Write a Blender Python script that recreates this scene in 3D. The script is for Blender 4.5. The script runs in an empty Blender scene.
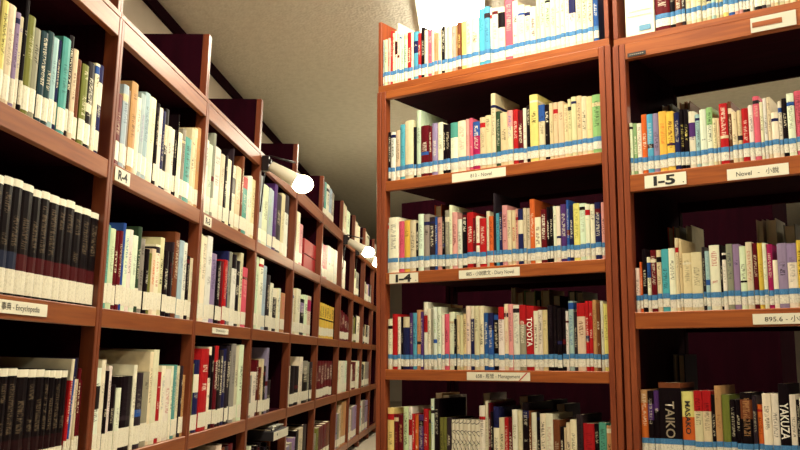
import bpy, math, random
from mathutils import Vector, Matrix

# ------------------------------------------------------------------ camera, world, light, exposure
C = bpy.context.scene.collection
SC = bpy.context.scene
EYE = 0.70                       # camera height above the floor
F = 900.0                        # focal length in pixels of an 800 wide frame
PITCH, ROLL = math.radians(8.4), 0.0
cam = bpy.data.cameras.new('camera'); cam.sensor_width = 36.0; cam.lens = 36.0 * F / 800.0
cam.clip_start = 0.02
cam_ob = bpy.data.objects.new('camera', cam); C.objects.link(cam_ob)
cam_ob.location = (0, 0, EYE); cam_ob.rotation_euler = (math.pi / 2 + PITCH, ROLL, 0)
SC.camera = cam_ob

W = bpy.data.worlds.new('world'); SC.world = W; W.use_nodes = True
W.node_tree.nodes['Background'].inputs[0].default_value = (0.50, 0.10, 0.26, 1)
W.node_tree.nodes['Background'].inputs[1].default_value = 0.02

SC.view_settings.view_transform = 'Standard'; SC.view_settings.look = 'None'
SC.view_settings.gamma = 1.0; SC.view_settings.use_curve_mapping = False
SC.view_settings.exposure = -0.16

# frames of the two rows of furniture
AZ = math.radians(4.4005)
U = Vector((math.sin(AZ), math.cos(AZ), 0)); N = Vector((math.cos(AZ), -math.sin(AZ), 0))
DL, LEAN = 0.87, 0.032
up_l = (Vector((0, 0, 1)) + N * LEAN).normalized(); out_l = (N - Vector((0, 0, 1)) * LEAN).normalized()
OL = Vector((0, 0, EYE)) - N * DL
ML = Matrix(((U.x, -out_l.x, up_l.x, OL.x), (U.y, -out_l.y, up_l.y, OL.y), (U.z, -out_l.z, up_l.z, OL.z), (0, 0, 0, 1)))
YR = math.radians(-55)
UR = Vector((-math.sin(YR), -math.cos(YR), 0)); IN = Vector((-UR.y, UR.x, 0))
OR_ = Vector((-0.04498, 2.95, EYE))
MR = Matrix(((UR.x, IN.x, 0, OR_.x), (UR.y, IN.y, 0, OR_.y), (0, 0, 1, OR_.z), (0, 0, 0, 1)))
MA = Matrix(((U.x, -N.x, 0, 0), (U.y, -N.y, 0, 0), (0, 0, 1, 0), (0, 0, 0, 1)))   # aisle frame: along, to the wall side, up

LIGHT_COL = (1.0, 0.93, 0.71)
def lamp_area(name, M, loc, sx, sy, power, col=LIGHT_COL, spread=180):
    l = bpy.data.lights.new(name, 'AREA'); l.shape = 'RECTANGLE'; l.size = sx; l.size_y = sy
    l.energy = power; l.color = col; l.spread = math.radians(spread)
    o = bpy.data.objects.new(name, l); C.objects.link(o)
    o.matrix_world = M @ Matrix.Translation(loc)
    return o
CEIL = EYE + 1.76
LUMS = [(3.95, 0.078, 1.2, 22), (1.65, 0.078, 1.2, 42), (6.65, 0.078, 1.2, 20), (0.75, -1.35, 1.2, 13), (3.5, -3.6, 1.2, 14)]  # the pair off the aisle is added, unseen, to light I-5 case and walls
for k, (u0, w, ln, pw) in enumerate(LUMS):
    lamp_area('ceiling_fixture_lamp', MA, Vector((u0 + ln / 2, w, CEIL - 0.066)), ln * .95, 0.28, pw)

# ------------------------------------------------------------------ materials
def lin(h):
    c = [int(h[i:i + 2], 16) / 255 for i in (0, 2, 4)]
    return tuple(((v + 0.055) / 1.055) ** 2.4 if v > 0.04045 else v / 12.92 for v in c)
class NT:
    def __init__(s, name):
        s.m = bpy.data.materials.new(name); s.m.use_nodes = True; s.t = s.m.node_tree
        s.b = s.t.nodes['Principled BSDF']
    def n(s, kind, **kw):
        x = s.t.nodes.new(kind)
        for k, v in kw.items(): setattr(x, k, v)
        return x
    def l(s, a, b): s.t.links.new(a, b)
    def math(s, op, a, b=None, c=None):
        x = s.n('ShaderNodeMath', operation=op)
        for i, v in enumerate((a, b, c)):
            if v is None: continue
            if isinstance(v, (int, float)): x.inputs[i].default_value = v
            else: s.l(v, x.inputs[i])
        return x.outputs[0]
    def mix(s, f, a, b):
        x = s.n('ShaderNodeMix', data_type='RGBA')
        for i, v in ((0, f), (6, a), (7, b)):
            if isinstance(v, (int, float)): x.inputs[i].default_value = v
            elif isinstance(v, tuple): x.inputs[i].default_value = (*v[:3], 1)
            else: s.l(v, x.inputs[i])
        return x.outputs[2]
    def attr(s, name):
        return s.n('ShaderNodeAttribute', attribute_type='OBJECT', attribute_name=name)
def plain(name, col, rough=.5, metal=0.0, emit=None, strength=0):
    t = NT(name); t.b.inputs['Base Color'].default_value = (*col, 1); t.b.inputs['Roughness'].default_value = rough
    t.b.inputs['Metallic'].default_value = metal
    if emit: t.b.inputs['Emission Color'].default_value = (*emit, 1); t.b.inputs['Emission Strength'].default_value = strength
    return t.m
def wood(name, c1, c2, rough=.38, sc=(6, 60, 60), coat=.25, spec=.5):
    t = NT(name); tc = t.n('ShaderNodeTexCoord'); mp = t.n('ShaderNodeMapping'); mp.inputs['Scale'].default_value = sc
    t.l(tc.outputs['Object'], mp.inputs[0])
    nz = t.n('ShaderNodeTexNoise'); nz.inputs['Scale'].default_value = 1.0; nz.inputs['Detail'].default_value = 6; nz.inputs['Distortion'].default_value = .6
    t.l(mp.outputs[0], nz.inputs['Vector'])
    r = t.n('ShaderNodeValToRGB'); r.color_ramp.elements[0].position = .35; r.color_ramp.elements[1].position = .65
    r.color_ramp.elements[0].color = (*c1, 1); r.color_ramp.elements[1].color = (*c2, 1)
    t.l(nz.outputs[0], r.inputs[0]); t.l(r.outputs[0], t.b.inputs['Base Color'])
    t.b.inputs['Specular IOR Level'].default_value = spec
    t.b.inputs['Roughness'].default_value = rough; t.b.inputs['Coat Weight'].default_value = coat; t.b.inputs['Coat Roughness'].default_value = .3
    return t.m
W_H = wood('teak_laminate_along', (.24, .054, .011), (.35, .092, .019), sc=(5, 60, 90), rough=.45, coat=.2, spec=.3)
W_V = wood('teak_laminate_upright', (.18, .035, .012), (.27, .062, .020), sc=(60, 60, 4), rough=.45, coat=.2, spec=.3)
W_LH = wood('walnut_laminate_along', (.19, .045, .011), (.27, .076, .018), sc=(5, 60, 90), rough=.45, coat=.45, spec=.3)
W_LV = wood('walnut_laminate_upright', (.13, .025, .008), (.19, .043, .012), sc=(60, 60, 4), rough=.45, coat=.45, spec=.3)
W_DARK = wood('dark_panel_and_shade', (.0105, .0003, .0030), (.0160, .0006, .0042), rough=.8, sc=(30, 30, 4), coat=0, spec=.04)  # dark panels and trim; interior shade is also put into this colour
W_SHADE = wood('shelf_board_with_shade', (.016, .0008, .0045), (.024, .0014, .0060), rough=.8, sc=(5, 60, 90), coat=0, spec=.04)  # shelf boards, with the shade under them painted into the wood colour

def ceiling_mat():
    t = NT('textured_ceiling_board'); tc = t.n('ShaderNodeTexCoord')
    a = t.n('ShaderNodeTexNoise'); a.inputs['Scale'].default_value = 22; a.inputs['Detail'].default_value = 8
    b = t.n('ShaderNodeTexVoronoi'); b.inputs['Scale'].default_value = 60
    for x in (a, b): t.l(tc.outputs['Object'], x.inputs['Vector'])
    r = t.n('ShaderNodeValToRGB'); r.color_ramp.elements[0].position = .3; r.color_ramp.elements[1].position = .6
    r.color_ramp.elements[0].color = (.76, .735, .63, 1); r.color_ramp.elements[1].color = (.84, .815, .71, 1)
    t.l(a.outputs[0], r.inputs[0]); t.l(r.outputs[0], t.b.inputs['Base Color']); t.b.inputs['Roughness'].default_value = .95
    bp = t.n('ShaderNodeBump'); bp.inputs['Strength'].default_value = .3; bp.inputs['Distance'].default_value = .01
    t.l(t.math('ADD', a.outputs[0], b.outputs[0]), bp.inputs['Height']); t.l(bp.outputs[0], t.b.inputs['Normal'])
    return t.m
def floor_mat():
    t = NT('cream_vinyl_floor'); tc = t.n('ShaderNodeTexCoord')
    a = t.n('ShaderNodeTexBrick'); a.inputs['Scale'].default_value = 3.3; a.offset = 0; a.inputs['Mortar Size'].default_value = .006
    a.inputs['Color1'].default_value = (.46, .40, .31, 1); a.inputs['Color2'].default_value = (.49, .43, .34, 1); a.inputs['Mortar'].default_value = (.35, .28, .2, 1)
    a.inputs['Brick Width'].default_value = 1; a.inputs['Row Height'].default_value = 1
    t.l(tc.outputs['Object'], a.inputs['Vector']); t.l(a.outputs[0], t.b.inputs['Base Color']); t.b.inputs['Roughness'].default_value = .4
    return t.m
def wall_mat():
    t = NT('painted_plaster'); tc = t.n('ShaderNodeTexCoord'); a = t.n('ShaderNodeTexNoise'); a.inputs['Scale'].default_value = 9; a.inputs['Detail'].default_value = 5
    t.l(tc.outputs['Object'], a.inputs['Vector']); t.l(t.mix(a.outputs[0], (.56, .47, .36), (.64, .55, .43)), t.b.inputs['Base Color']); t.b.inputs['Roughness'].default_value = .9
    return t.m

def cover_mat():
    """printed book cover: per-book tint, ink and colour block come from the book's own properties"""
    t = NT('printed_book_cover'); tc = t.n('ShaderNodeTexCoord')
    sp = t.n('ShaderNodeSeparateXYZ'); t.l(tc.outputs['Generated'], sp.inputs[0])
    so = t.n('ShaderNodeSeparateXYZ'); t.l(tc.outputs['Object'], so.inputs[0])
    tint, ink, blk, par, lay = t.attr('tint'), t.attr('ink'), t.attr('block'), t.attr('block_span'), t.attr('layout')
    ps = t.n('ShaderNodeSeparateXYZ'); t.l(par.outputs['Vector'], ps.inputs[0])
    ls = t.n('ShaderNodeSeparateXYZ'); t.l(lay.outputs['Vector'], ls.inputs[0])
    gx, gz = sp.outputs[0], sp.outputs[2]
    rng = lambda v, lo, hi: t.math('MULTIPLY', t.math('GREATER_THAN', v, lo), t.math('LESS_THAN', v, hi))
    # colour block between block_span.x and block_span.y of the height
    inb = t.math('MULTIPLY', rng(gz, ps.outputs[0], ps.outputs[1]), ps.outputs[2])
    wear = t.n('ShaderNodeTexNoise'); wear.inputs['Scale'].default_value = 45; wear.inputs['Detail'].default_value = 3
    t.l(tc.outputs['Object'], wear.inputs['Vector'])
    base = t.mix(inb, tint.outputs['Color'], blk.outputs['Color'])
    hsv = t.n('ShaderNodeHueSaturation'); t.l(base, hsv.inputs['Color']); t.l(t.math('MULTIPLY_ADD', wear.outputs[0], .35, .82), hsv.inputs['Value'])
    # title: strokes in cells down the spine
    oi = t.n('ShaderNodeObjectInfo')
    cv = t.n('ShaderNodeCombineXYZ'); t.l(t.math('MULTIPLY', gx, 2.4), cv.inputs[0]); t.l(t.math('MULTIPLY', so.outputs[2], 430), cv.inputs[1]); t.l(t.math('MULTIPLY', oi.outputs['Random'], 90), cv.inputs[2])
    st = t.n('ShaderNodeTexNoise'); st.inputs['Scale'].default_value = 1.0; st.inputs['Detail'].default_value = 2; t.l(cv.outputs[0], st.inputs['Vector'])
    cw = t.n('ShaderNodeCombineXYZ'); t.l(t.math('FLOOR', t.math('MULTIPLY', so.outputs[2], 26)), cw.inputs[0]); t.l(t.math('MULTIPLY', oi.outputs['Random'], 77), cw.inputs[1])
    wn = t.n('ShaderNodeTexWhiteNoise'); t.l(cw.outputs[0], wn.inputs['Vector'])
    col = t.math('LESS_THAN', t.math('ABSOLUTE', t.math('SUBTRACT', gx, .5)), .27)
    zone = rng(gz, ls.outputs[0], ls.outputs[1])
    ink_f = t.math('MULTIPLY', t.math('MULTIPLY', t.math('GREATER_THAN', st.outputs[0], .51), t.math('GREATER_THAN', wn.outputs[0], .22)), t.math('MULTIPLY', col, zone))
    spine = t.math('LESS_THAN', so.outputs[1], .0016)
    ink_f = t.math('MULTIPLY', t.math('MULTIPLY', ink_f, spine), ls.outputs[2])
    c = t.mix(ink_f, hsv.outputs[0], ink.outputs['Color'])
    t.l(c, t.b.inputs['Base Color']); t.b.inputs['Roughness'].default_value = .42; t.b.inputs['Specular IOR Level'].default_value = .12
    return t.m
def drawing_mat():
    t = NT('line_drawn_spine'); tc = t.n('ShaderNodeTexCoord')
    wv = t.n('ShaderNodeTexVoronoi', feature='DISTANCE_TO_EDGE'); wv.inputs['Scale'].default_value = 42
    nz = t.n('ShaderNodeTexNoise'); nz.inputs['Scale'].default_value = 30; t.l(tc.outputs['Object'], nz.inputs['Vector'])
    ad = t.n('ShaderNodeVectorMath', operation='MULTIPLY_ADD'); ad.inputs[1].default_value = (.02, .02, .02)
    t.l(nz.outputs['Color'], ad.inputs[0]); t.l(tc.outputs['Object'], ad.inputs[2]); t.l(ad.outputs[0], wv.inputs['Vector'])
    f = t.math('LESS_THAN', wv.outputs['Distance'], .035)
    t.l(t.mix(f, (.66, .60, .46), (.03, .02, .02)), t.b.inputs['Base Color']); t.b.inputs['Roughness'].default_value = .5
    return t.m
def pages_mat():
    t = NT('page_edges'); tc = t.n('ShaderNodeTexCoord'); w = t.n('ShaderNodeTexWave', bands_direction='X'); w.inputs['Scale'].default_value = 260
    w.inputs['Distortion'].default_value = .5; t.l(tc.outputs['Object'], w.inputs['Vector'])
    t.l(t.mix(w.outputs[0], (.52, .43, .28), (.70, .62, .46)), t.b.inputs['Base Color']); t.b.inputs['Roughness'].default_value = .85
    return t.m
def label_mat(name, base, ink, dens):
    t = NT(name); tc = t.n('ShaderNodeTexCoord'); mp = t.n('ShaderNodeMapping'); mp.inputs['Scale'].default_value = (420, 1, 210)
    oi = t.n('ShaderNodeObjectInfo'); a = t.n('ShaderNodeVectorMath', operation='ADD'); t.l(tc.outputs['Object'], a.inputs[0]); t.l(oi.outputs['Random'], a.inputs[1])
    t.l(a.outputs[0], mp.inputs[0]); nz = t.n('ShaderNodeTexNoise'); nz.inputs['Scale'].default_value = 1; nz.inputs['Detail'].default_value = 2; t.l(mp.outputs[0], nz.inputs['Vector'])
    t.l(t.mix(t.math('MULTIPLY', t.math('GREATER_THAN', nz.outputs[0], .56), dens), base, ink), t.b.inputs['Base Color'])
    t.b.inputs['Roughness'].default_value = .35
    return t.m
M_COVER, M_DRAW, M_PAGES = cover_mat(), drawing_mat(), pages_mat()
M_LAB = label_mat('call_number_label', (.74, .70, .58), (.28, .24, .21), .45)
M_LABC = label_mat('cream_call_number_label', (.78, .73, .58), (.34, .28, .20), .26)
M_TAPE = label_mat('blue_spine_tape', (.05, .185, .40), (.10, .27, .48), .7)
M_CREAM = plain('cream_card', (.78, .73, .58), .45)
M_INK = plain('black_print', (.012, .010, .012), .5)
M_WINK = plain('white_print', (.80, .76, .66), .5)
M_SILVER = plain('pale_gold_print', (.30, .24, .17), .45)
M_BLUEINK = plain('blue_print', (.10, .27, .42), .5)
M_REDINK = plain('red_print', (.50, .04, .05), .5)
M_GREY = plain('grey_print', (.45, .42, .36), .5)
M_BLACKMETAL = plain('black_metal', (.012, .008, .010), .35, .3)
M_LAMP = plain('cream_enamel', (.72, .66, .52), .35)
M_BULB = plain('glowing_bulb', (1, .95, .8), .4, 0, (1, .86, .55), 22)
M_DIFF = plain('lit_diffuser', (.9, .88, .8), .5, 0, (1, .93, .74), 24)
M_STEEL = plain('white_enamelled_steel', (.75, .72, .64), .4)
M_BLACKCARD = plain('black_card', (.014, .010, .014), .5)
M_ACRYL = plain('clear_acrylic_holder', (.62, .58, .48), .2)

# ------------------------------------------------------------------ mesh helpers
class MB:
    def __init__(s): s.v, s.f = [], []
    def box(s, x0, x1, y0, y1, z0, z1, bev=0.0):
        if bev <= 0:
            b = len(s.v); s.v += [(x, y, z) for z in (z0, z1) for y in (y0, y1) for x in (x0, x1)]
            s.f += [tuple(b + i for i in q) for q in ((0, 2, 3, 1), (4, 5, 7, 6), (0, 1, 5, 4), (2, 6, 7, 3), (0, 4, 6, 2), (1, 3, 7, 5))]
            return s
        b = len(s.v); idx = {}
        X, Y, Z = (x0, x1), (y0, y1), (z0, z1)
        for i in (0, 1):
            for j in (0, 1):
                for k in (0, 1):
                    sx, sy, sz = (1 - 2 * i) * bev, (1 - 2 * j) * bev, (1 - 2 * k) * bev
                    for a, p in enumerate(((X[i], Y[j] + sy, Z[k] + sz), (X[i] + sx, Y[j], Z[k] + sz), (X[i] + sx, Y[j] + sy, Z[k]))):
                        idx[i, j, k, a] = len(s.v); s.v.append(p)
        g = lambda i, j, k, a: idx[i, j, k, a]
        for i in (0, 1):
            q = [g(i, 0, 0, 0), g(i, 0, 1, 0), g(i, 1, 1, 0), g(i, 1, 0, 0)]; s.f.append(tuple(q if i == 0 else q[::-1]))
            q = [g(0, i, 0, 1), g(1, i, 0, 1), g(1, i, 1, 1), g(0, i, 1, 1)]; s.f.append(tuple(q if i == 0 else q[::-1]))
            q = [g(0, 0, i, 2), g(0, 1, i, 2), g(1, 1, i, 2), g(1, 0, i, 2)]; s.f.append(tuple(q if i == 0 else q[::-1]))
        for i in (0, 1):
            for j in (0, 1):
                s.f.append((g(i, j, 0, 0), g(i, j, 0, 1), g(i, j, 1, 1), g(i, j, 1, 0)))
                s.f.append((g(i, 0, j, 0), g(i, 0, j, 2), g(i, 1, j, 2), g(i, 1, j, 0)))
                s.f.append((g(0, i, j, 1), g(0, i, j, 2), g(1, i, j, 2), g(1, i, j, 1)))
                for k in (0, 1): s.f.append((g(i, j, k, 0), g(i, j, k, 1), g(i, j, k, 2)))
        return s
    def prism(s, pts, z0, z1):
        b = len(s.v); n = len(pts)
        s.v += [(x, y, z0) for x, y in pts] + [(x, y, z1) for x, y in pts]
        s.f += [tuple(b + i for i in range(n))[::-1], tuple(b + n + i for i in range(n))]
        s.f += [(b + i, b + (i + 1) % n, b + n + (i + 1) % n, b + n + i) for i in range(n)]
        return s
    def strip(s, pts, z0, z1):
        b = len(s.v); n = len(pts)
        s.v += [(x, y, z0) for x, y in pts] + [(x, y, z1) for x, y in pts]
        s.f += [(b + i, b + i + 1, b + n + i + 1, b + n + i) for i in range(n - 1)]
        return s
    def tube(s, p0, p1, r0, r1, seg=20, rings=((0, 1), (1, 1))):
        p0, p1 = Vector(p0), Vector(p1); d = (p1 - p0); ax = d.normalized()
        a = ax.orthogonal().normalized(); c = ax.cross(a); b = len(s.v)
        for t, k in rings:
            r = (r0 + (r1 - r0) * t) * k
            for i in range(seg):
                an = 2 * math.pi * i / seg; s.v.append(tuple(p0 + d * t + (a * math.cos(an) + c * math.sin(an)) * r))
        for q in range(len(rings) - 1):
            for i in range(seg): s.f.append((b + q * seg + i, b + q * seg + (i + 1) % seg, b + (q + 1) * seg + (i + 1) % seg, b + (q + 1) * seg + i))
        s.f.append(tuple(b + i for i in range(seg))[::-1]); s.f.append(tuple(b + (len(rings) - 1) * seg + i for i in range(seg)))
        return s
    def ball(s, c, r, seg=16, rg=10, sq=(1, 1, 1)):
        b = len(s.v)
        for i in range(rg + 1):
            th = math.pi * i / rg
            for j in range(seg):
                ph = 2 * math.pi * j / seg
                s.v.append((c[0] + r * sq[0] * math.sin(th) * math.cos(ph), c[1] + r * sq[1] * math.sin(th) * math.sin(ph), c[2] + r * sq[2] * math.cos(th)))
        for i in range(rg):
            for j in range(seg): s.f.append((b + i * seg + j, b + (i + 1) * seg + j, b + (i + 1) * seg + (j + 1) % seg, b + i * seg + (j + 1) % seg))
        return s
    def build(s, name, mat, parent=None, M=None, smooth=False):
        me = bpy.data.meshes.new(name); me.from_pydata(s.v, [], s.f); me.update()
        if mat: me.materials.append(mat)
        if smooth:
            for p in me.polygons: p.use_smooth = True
        o = bpy.data.objects.new(name, me); C.objects.link(o)
        if parent: o.parent = parent
        if M is not None: o.matrix_world = M if not parent else parent.matrix_basis @ M; 
        return o
def link_mesh(name, me, parent, loc=None):
    o = bpy.data.objects.new(name, me); C.objects.link(o); o.parent = parent
    if loc is not None: o.location = loc
    return o
def tag(o, label, cat, group=None):
    o['label'] = label; o['category'] = cat
    if group: o['group'] = group
    return o
def empty(name, M, loc):
    o = bpy.data.objects.new(name, None); C.objects.link(o); o.empty_display_size = .05
    o.matrix_basis = M @ Matrix.Translation(loc)
    return o
def struct(o): o['kind'] = 'structure'; return o
def text_mesh(body, size, bold=0.0, width=None):
    """a flat mesh of lettering, centred on its own origin in the XZ plane, facing -Y"""
    cu = bpy.data.curves.new('lettering', 'FONT'); cu.body = body; cu.size = size; cu.align_x = 'CENTER'; cu.align_y = 'CENTER'
    cu.offset = bold; cu.resolution_u = 3
    ob = bpy.data.objects.new('lettering', cu); C.objects.link(ob)
    bpy.context.view_layer.update()
    me = bpy.data.meshes.new_from_object(ob.evaluated_get(bpy.context.evaluated_depsgraph_get()))
    bpy.data.objects.remove(ob); bpy.data.curves.remove(cu)
    xs = [v.co.x for v in me.vertices] or [0]; ys = [v.co.y for v in me.vertices] or [0]
    k = width / max(1e-6, max(xs) - min(xs)) if width else 1.0
    cx, cy = (max(xs) + min(xs)) / 2, (max(ys) + min(ys)) / 2
    for v in me.vertices: v.co = ((v.co.x - cx) * k, 0, v.co.y - cy)
    me.update()
    return me

# pixel of the photograph -> point on a furniture front
CAM_R = Matrix.Rotation(math.pi / 2 + PITCH, 3, 'X')
def ray(x, y): return CAM_R @ Vector((x - 400, 225 - y, -F))
def on_plane(M, off, x, y):
    Mi = M.inverted(); o = Mi @ Vector((0, 0, EYE)); d = Mi.to_3x3() @ ray(x, y)
    t = (off - o.y) / d.y; p = o + d * t
    return p.x, p.z

# ------------------------------------------------------------------ room shell
MF = MA.copy()
struct(MB().box(-2.5, 15, -6.5, 1.65, -.05, 0).build('floor', floor_mat(), None, MA))
struct(MB().box(-2.5, 15, -6.5, 1.65, CEIL, CEIL + .05).build('ceiling', ceiling_mat(), None, MA))
WM = wall_mat()
struct(MB().box(-2.5, 15, 1.55, 1.65, 0, CEIL).build('wall_left', WM, None, MA))
struct(MB().box(14.9, 15, -6.5, 1.55, 0, CEIL).build('wall_back', WM, None, MA))
struct(MB().box(-2.5, 14.9, 1.53, 1.55, CEIL - .062, CEIL, ).build('trim_1', W_DARK, None, MA))
struct(MB().box(-2.5, 14.9, 1.535, 1.55, 0, .09).build('baseboard_left', W_DARK, None, MA))

LUM_LABELS = ['long fluorescent ceiling fixture glowing behind the top tier of books', 'long fluorescent ceiling fixture over the near end of the aisle',
              'long fluorescent ceiling fixture midway along the aisle', 'added unseen ceiling fixture lighting the front of the I-5 bookcase', 'added unseen ceiling fixture lighting the walls behind the I-5 bookcase']
for k, (u0, w, ln, pw) in enumerate(LUMS):
    e = empty('ceiling_light', MA, Vector((u0 + ln / 2, w, CEIL)))
    tag(e, LUM_LABELS[k], 'ceiling light', 'ceiling lights')
    h = ln / 2
    fr = MB()
    for a in ((-h, h, -.17, -.152), (-h, h, .152, .17), (-h, -h + .018, -.152, .152), (h - .018, h, -.152, .152)): fr.box(a[0], a[1], a[2], a[3], -.03, 0)
    fr.build('frame', M_STEEL, e)
    MB().box(-h + .018, h - .018, -.150, .150, -.062, -.002, .01).build('diffuser', M_DIFF, e)

# ------------------------------------------------------------------ left row of bookcases
UB = [1.335, 2.078, 2.818, 3.574, 4.36, 5.16, 6.0, 6.64, 7.31, 8.016, 8.72, 9.43]
DEP = .27
BAY_NAME = ['nearest bookcase of the long row, holding black encyclopedia volumes', 'bookcase of the long row bearing the R-4 sign',
            'bookcase of the long row bearing the small dictionary strip', 'bookcase of the long row just past the first clip lamp',
            'bookcase of the long row holding a red box on its upper shelf', 'bookcase of the long row holding the yellow volumes',
            'bookcase of the long row just past the second clip lamp', 'second bookcase past the second clip lamp in the long row',
            'third bookcase past the second clip lamp in the long row', 'fourth bookcase past the second clip lamp in the long row', 'last visible bookcase at the far end of the long row']
SHELF_L = [(.424, .469), (.072, .117), (-.284, -.239), (-.650, -.605)]
BAYS = []
for i in range(len(UB) - 1):
    a, b = UB[i] - .016, UB[i + 1] - .016
    w = b - a
    e = empty('bookcase', ML, Vector((a, 0, -EYE)))
    tag(e, 'dark wooden ' + BAY_NAME[i], 'bookcase', 'bookcases of the long row'); BAYS.append(e)
    z = EYE
    for x0, x1 in ((.0006, .016), (w - .016, w - .0006)):
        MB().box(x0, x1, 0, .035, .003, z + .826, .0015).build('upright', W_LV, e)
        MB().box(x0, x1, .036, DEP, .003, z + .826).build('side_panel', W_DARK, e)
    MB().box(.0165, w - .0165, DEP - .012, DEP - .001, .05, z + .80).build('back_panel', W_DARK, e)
    for zb, zt in SHELF_L:
        s = MB().box(.0165, w - .0165, .02, DEP - .0125, z + zt - .018, z + zt).build('shelf', W_SHADE, e)
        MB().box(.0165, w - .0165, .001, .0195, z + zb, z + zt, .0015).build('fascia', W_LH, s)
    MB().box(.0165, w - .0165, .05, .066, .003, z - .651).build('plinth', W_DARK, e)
    s = MB().box(.0165, w - .0165, .02, DEP - .0125, z + .805, z + .825).build('top_board', W_SHADE, e)
    MB().box(.0165, w - .0165, .001, .0195, z + .777, z + .825, .0015).build('fascia', W_LH, s)
    # open top tier: its floor board and its two end panels
    t = MB().box(.0006, w - .0006, .004, DEP - .02, z + .829, z + .843, .001).build('tier_board', W_LH, e)
    for x0, x1 in ((.0006, .015), (w - .015, w - .0006)):
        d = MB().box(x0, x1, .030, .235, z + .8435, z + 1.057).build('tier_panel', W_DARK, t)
        MB().box(x0, x1, .008, .0295, z + .8435, z + 1.057, .001).build('edge_strip', W_LV, d)

# ------------------------------------------------------------------ right bookcases
DR = .46
def open_case(s0, s1, floors, tb, box0, label, thick, with_box=True, M=MR, name='bookcase', boxtop=1.146):
    e = empty(name, M, Vector((s0, 0, -EYE))); tag(e, label, 'bookcase', 'open bookcases for novels')
    w = s1 - s0; z = EYE; pw = .036
    for x0 in (0.0005, w - pw - .0005):
        for y0 in (0, DR - .03):
            p = MB().box(x0, x0 + pw / 2 - .0012, y0, y0 + .03, 0, z + tb[1] - .0005, .0015)
            p.box(x0 + pw / 2 + .0012, x0 + pw, y0, y0 + .03, 0, z + tb[1] - .0005, .0015)
            p.box(x0 + .004, x0 + pw - .004, y0 + .006, y0 + .026, 0, z + tb[1] - .002)
            p.build('post', W_V if y0 == 0 else W_DARK, e)  # rear posts get a near-black copy of the wood as painted shade
    x0, x1 = pw + .001, w - pw - .001
    for zb, zt in floors:
        s = MB().box(x0, x1, .022, DR - .02, z + zt - .018, z + zt).build('shelf', W_SHADE, e)
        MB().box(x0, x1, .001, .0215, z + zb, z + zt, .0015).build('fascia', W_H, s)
        MB().box(x0, x1, DR - .0195, DR - .001, z + zb, z + zt, .0015).build('fascia', W_DARK, s)  # rear edge of the same wood, its unlit side painted dark
    s = MB().box(x0, x1, .022, DR - .02, z + tb[1] - .018, z + tb[1] - .0006).build('top_board', W_SHADE, e)
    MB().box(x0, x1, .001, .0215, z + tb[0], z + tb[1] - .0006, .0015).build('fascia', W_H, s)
    MB().box(x0, x1, DR - .0195, DR - .001, z + tb[0], z + tb[1] - .0006, .0015).build('fascia', W_DARK, s)  # rear cornice edge, likewise darkened in colour for shade
    if thick: MB().box(.012, .034, .0305, DR - .0305, .003, z + tb[1] - .002).build('side_panel', W_DARK, e)  # added dark sheet, painted shade across the open end
    MB().box(x0, x1, .03, .046, 0, z + floors[-1][0] - .001).build('plinth', W_V, e)
    if with_box:
        t = MB().box(.004, w - .004, .003, DR - .05, z + tb[1], z + box0, .001).build('tier_board', W_H, e)
        for a, b in ((.004, .0165), (w - .0165, w - .004)):
            p = MB().box(a, b, .003, .27, z + box0 + .0005, z + boxtop, .001).build('tier_panel', W_V, t)
    return e
FL1 = [(.550, .583), (.239, .276), (-.070, -.037), (-.385, -.350)]
FL2 = [(.458, .506), (.078, .123), (-.302, -.260)]
CASE1 = open_case(-.042, .795, FL1, (.867, .895), .917, 'honey-brown open wooden bookcase bearing the I-4 sign', 0)
CASE2 = open_case(.801, 1.640, FL2, (.841, .888), .908, 'honey-brown open wooden bookcase bearing the I-5 sign', 1, boxtop=1.16)
# case across the next aisle; facing panel added, near black, to darken the gaps
MR3 = MR @ Matrix.Translation((0, 1.62, 0))
e = empty('bookcase', MR3, Vector((-1.06, 0, -EYE))); tag(e, 'dark closed-back bookcase seen through the I-4 case from behind', 'bookcase')
MB().box(0, 1.92, -.012, -.0005, 0, EYE + .84, .001).build('back_panel', W_DARK, e)
for x in (0, .949, 1.898): MB().box(x, x + .022, 0, .269, 0, EYE + .84, .001).build('side_panel', W_DARK, e)
for h in (.80, .45, .12, -.2, -.55):
    for x in (.0225, .9715): MB().box(x, x + .926, .002, .268, EYE + h, EYE + h + .022, .001).build('shelf', W_LH, e)

# ------------------------------------------------------------------ books
PAL = dict(w='DACFB2', W='E3DBC4', i='CDBA92', y='D2AE48', Y='DCCB78', o='C9602A', r='A81C20', R='5A0F18', p='D0948C', P='C9566A', m='A01D50', v='4B2C66', l='8D7A9C',
           b='2A4F92', B='1D1F4A', c='4E9DB4', t='4F9488', T='1F3C40', g='86AE72', G='2C3F2C', O='6F7034', k='10060C', n='6B3A22', e='8C8578', d='2C2228', u='9DB2B6',
           q='BFCFAE', s='B98A5C', x='D0C3A0', z='D8DDC6')
NAME = dict(w='cream', W='white', i='ivory', y='yellow', Y='pale yellow', o='orange', r='red', R='maroon', p='pale pink', P='pink', m='magenta', v='violet', l='lilac', b='blue', B='navy',
            c='light blue', t='teal', T='dark teal', g='green', G='dark green', O='olive', k='black', n='brown', e='grey', d='dark grey', u='pale grey-blue', q='pale green', s='tan', x='buff', z='off-white')
PL = {k: lin(v) for k, v in PAL.items()}
DARKC = set('rRvbBTGOkndmto')
ORD = ['first', 'second', 'third', 'fourth', 'fifth', 'sixth', 'seventh', 'eighth', 'ninth', 'tenth', 'eleventh', 'twelfth', 'thirteenth', 'fourteenth', 'fifteenth', 'sixteenth', 'seventeenth', 'eighteenth', 'nineteenth']
TENS = {2: 'twenti', 3: 'thirti', 4: 'forti', 5: 'fifti', 6: 'sixti'}
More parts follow.
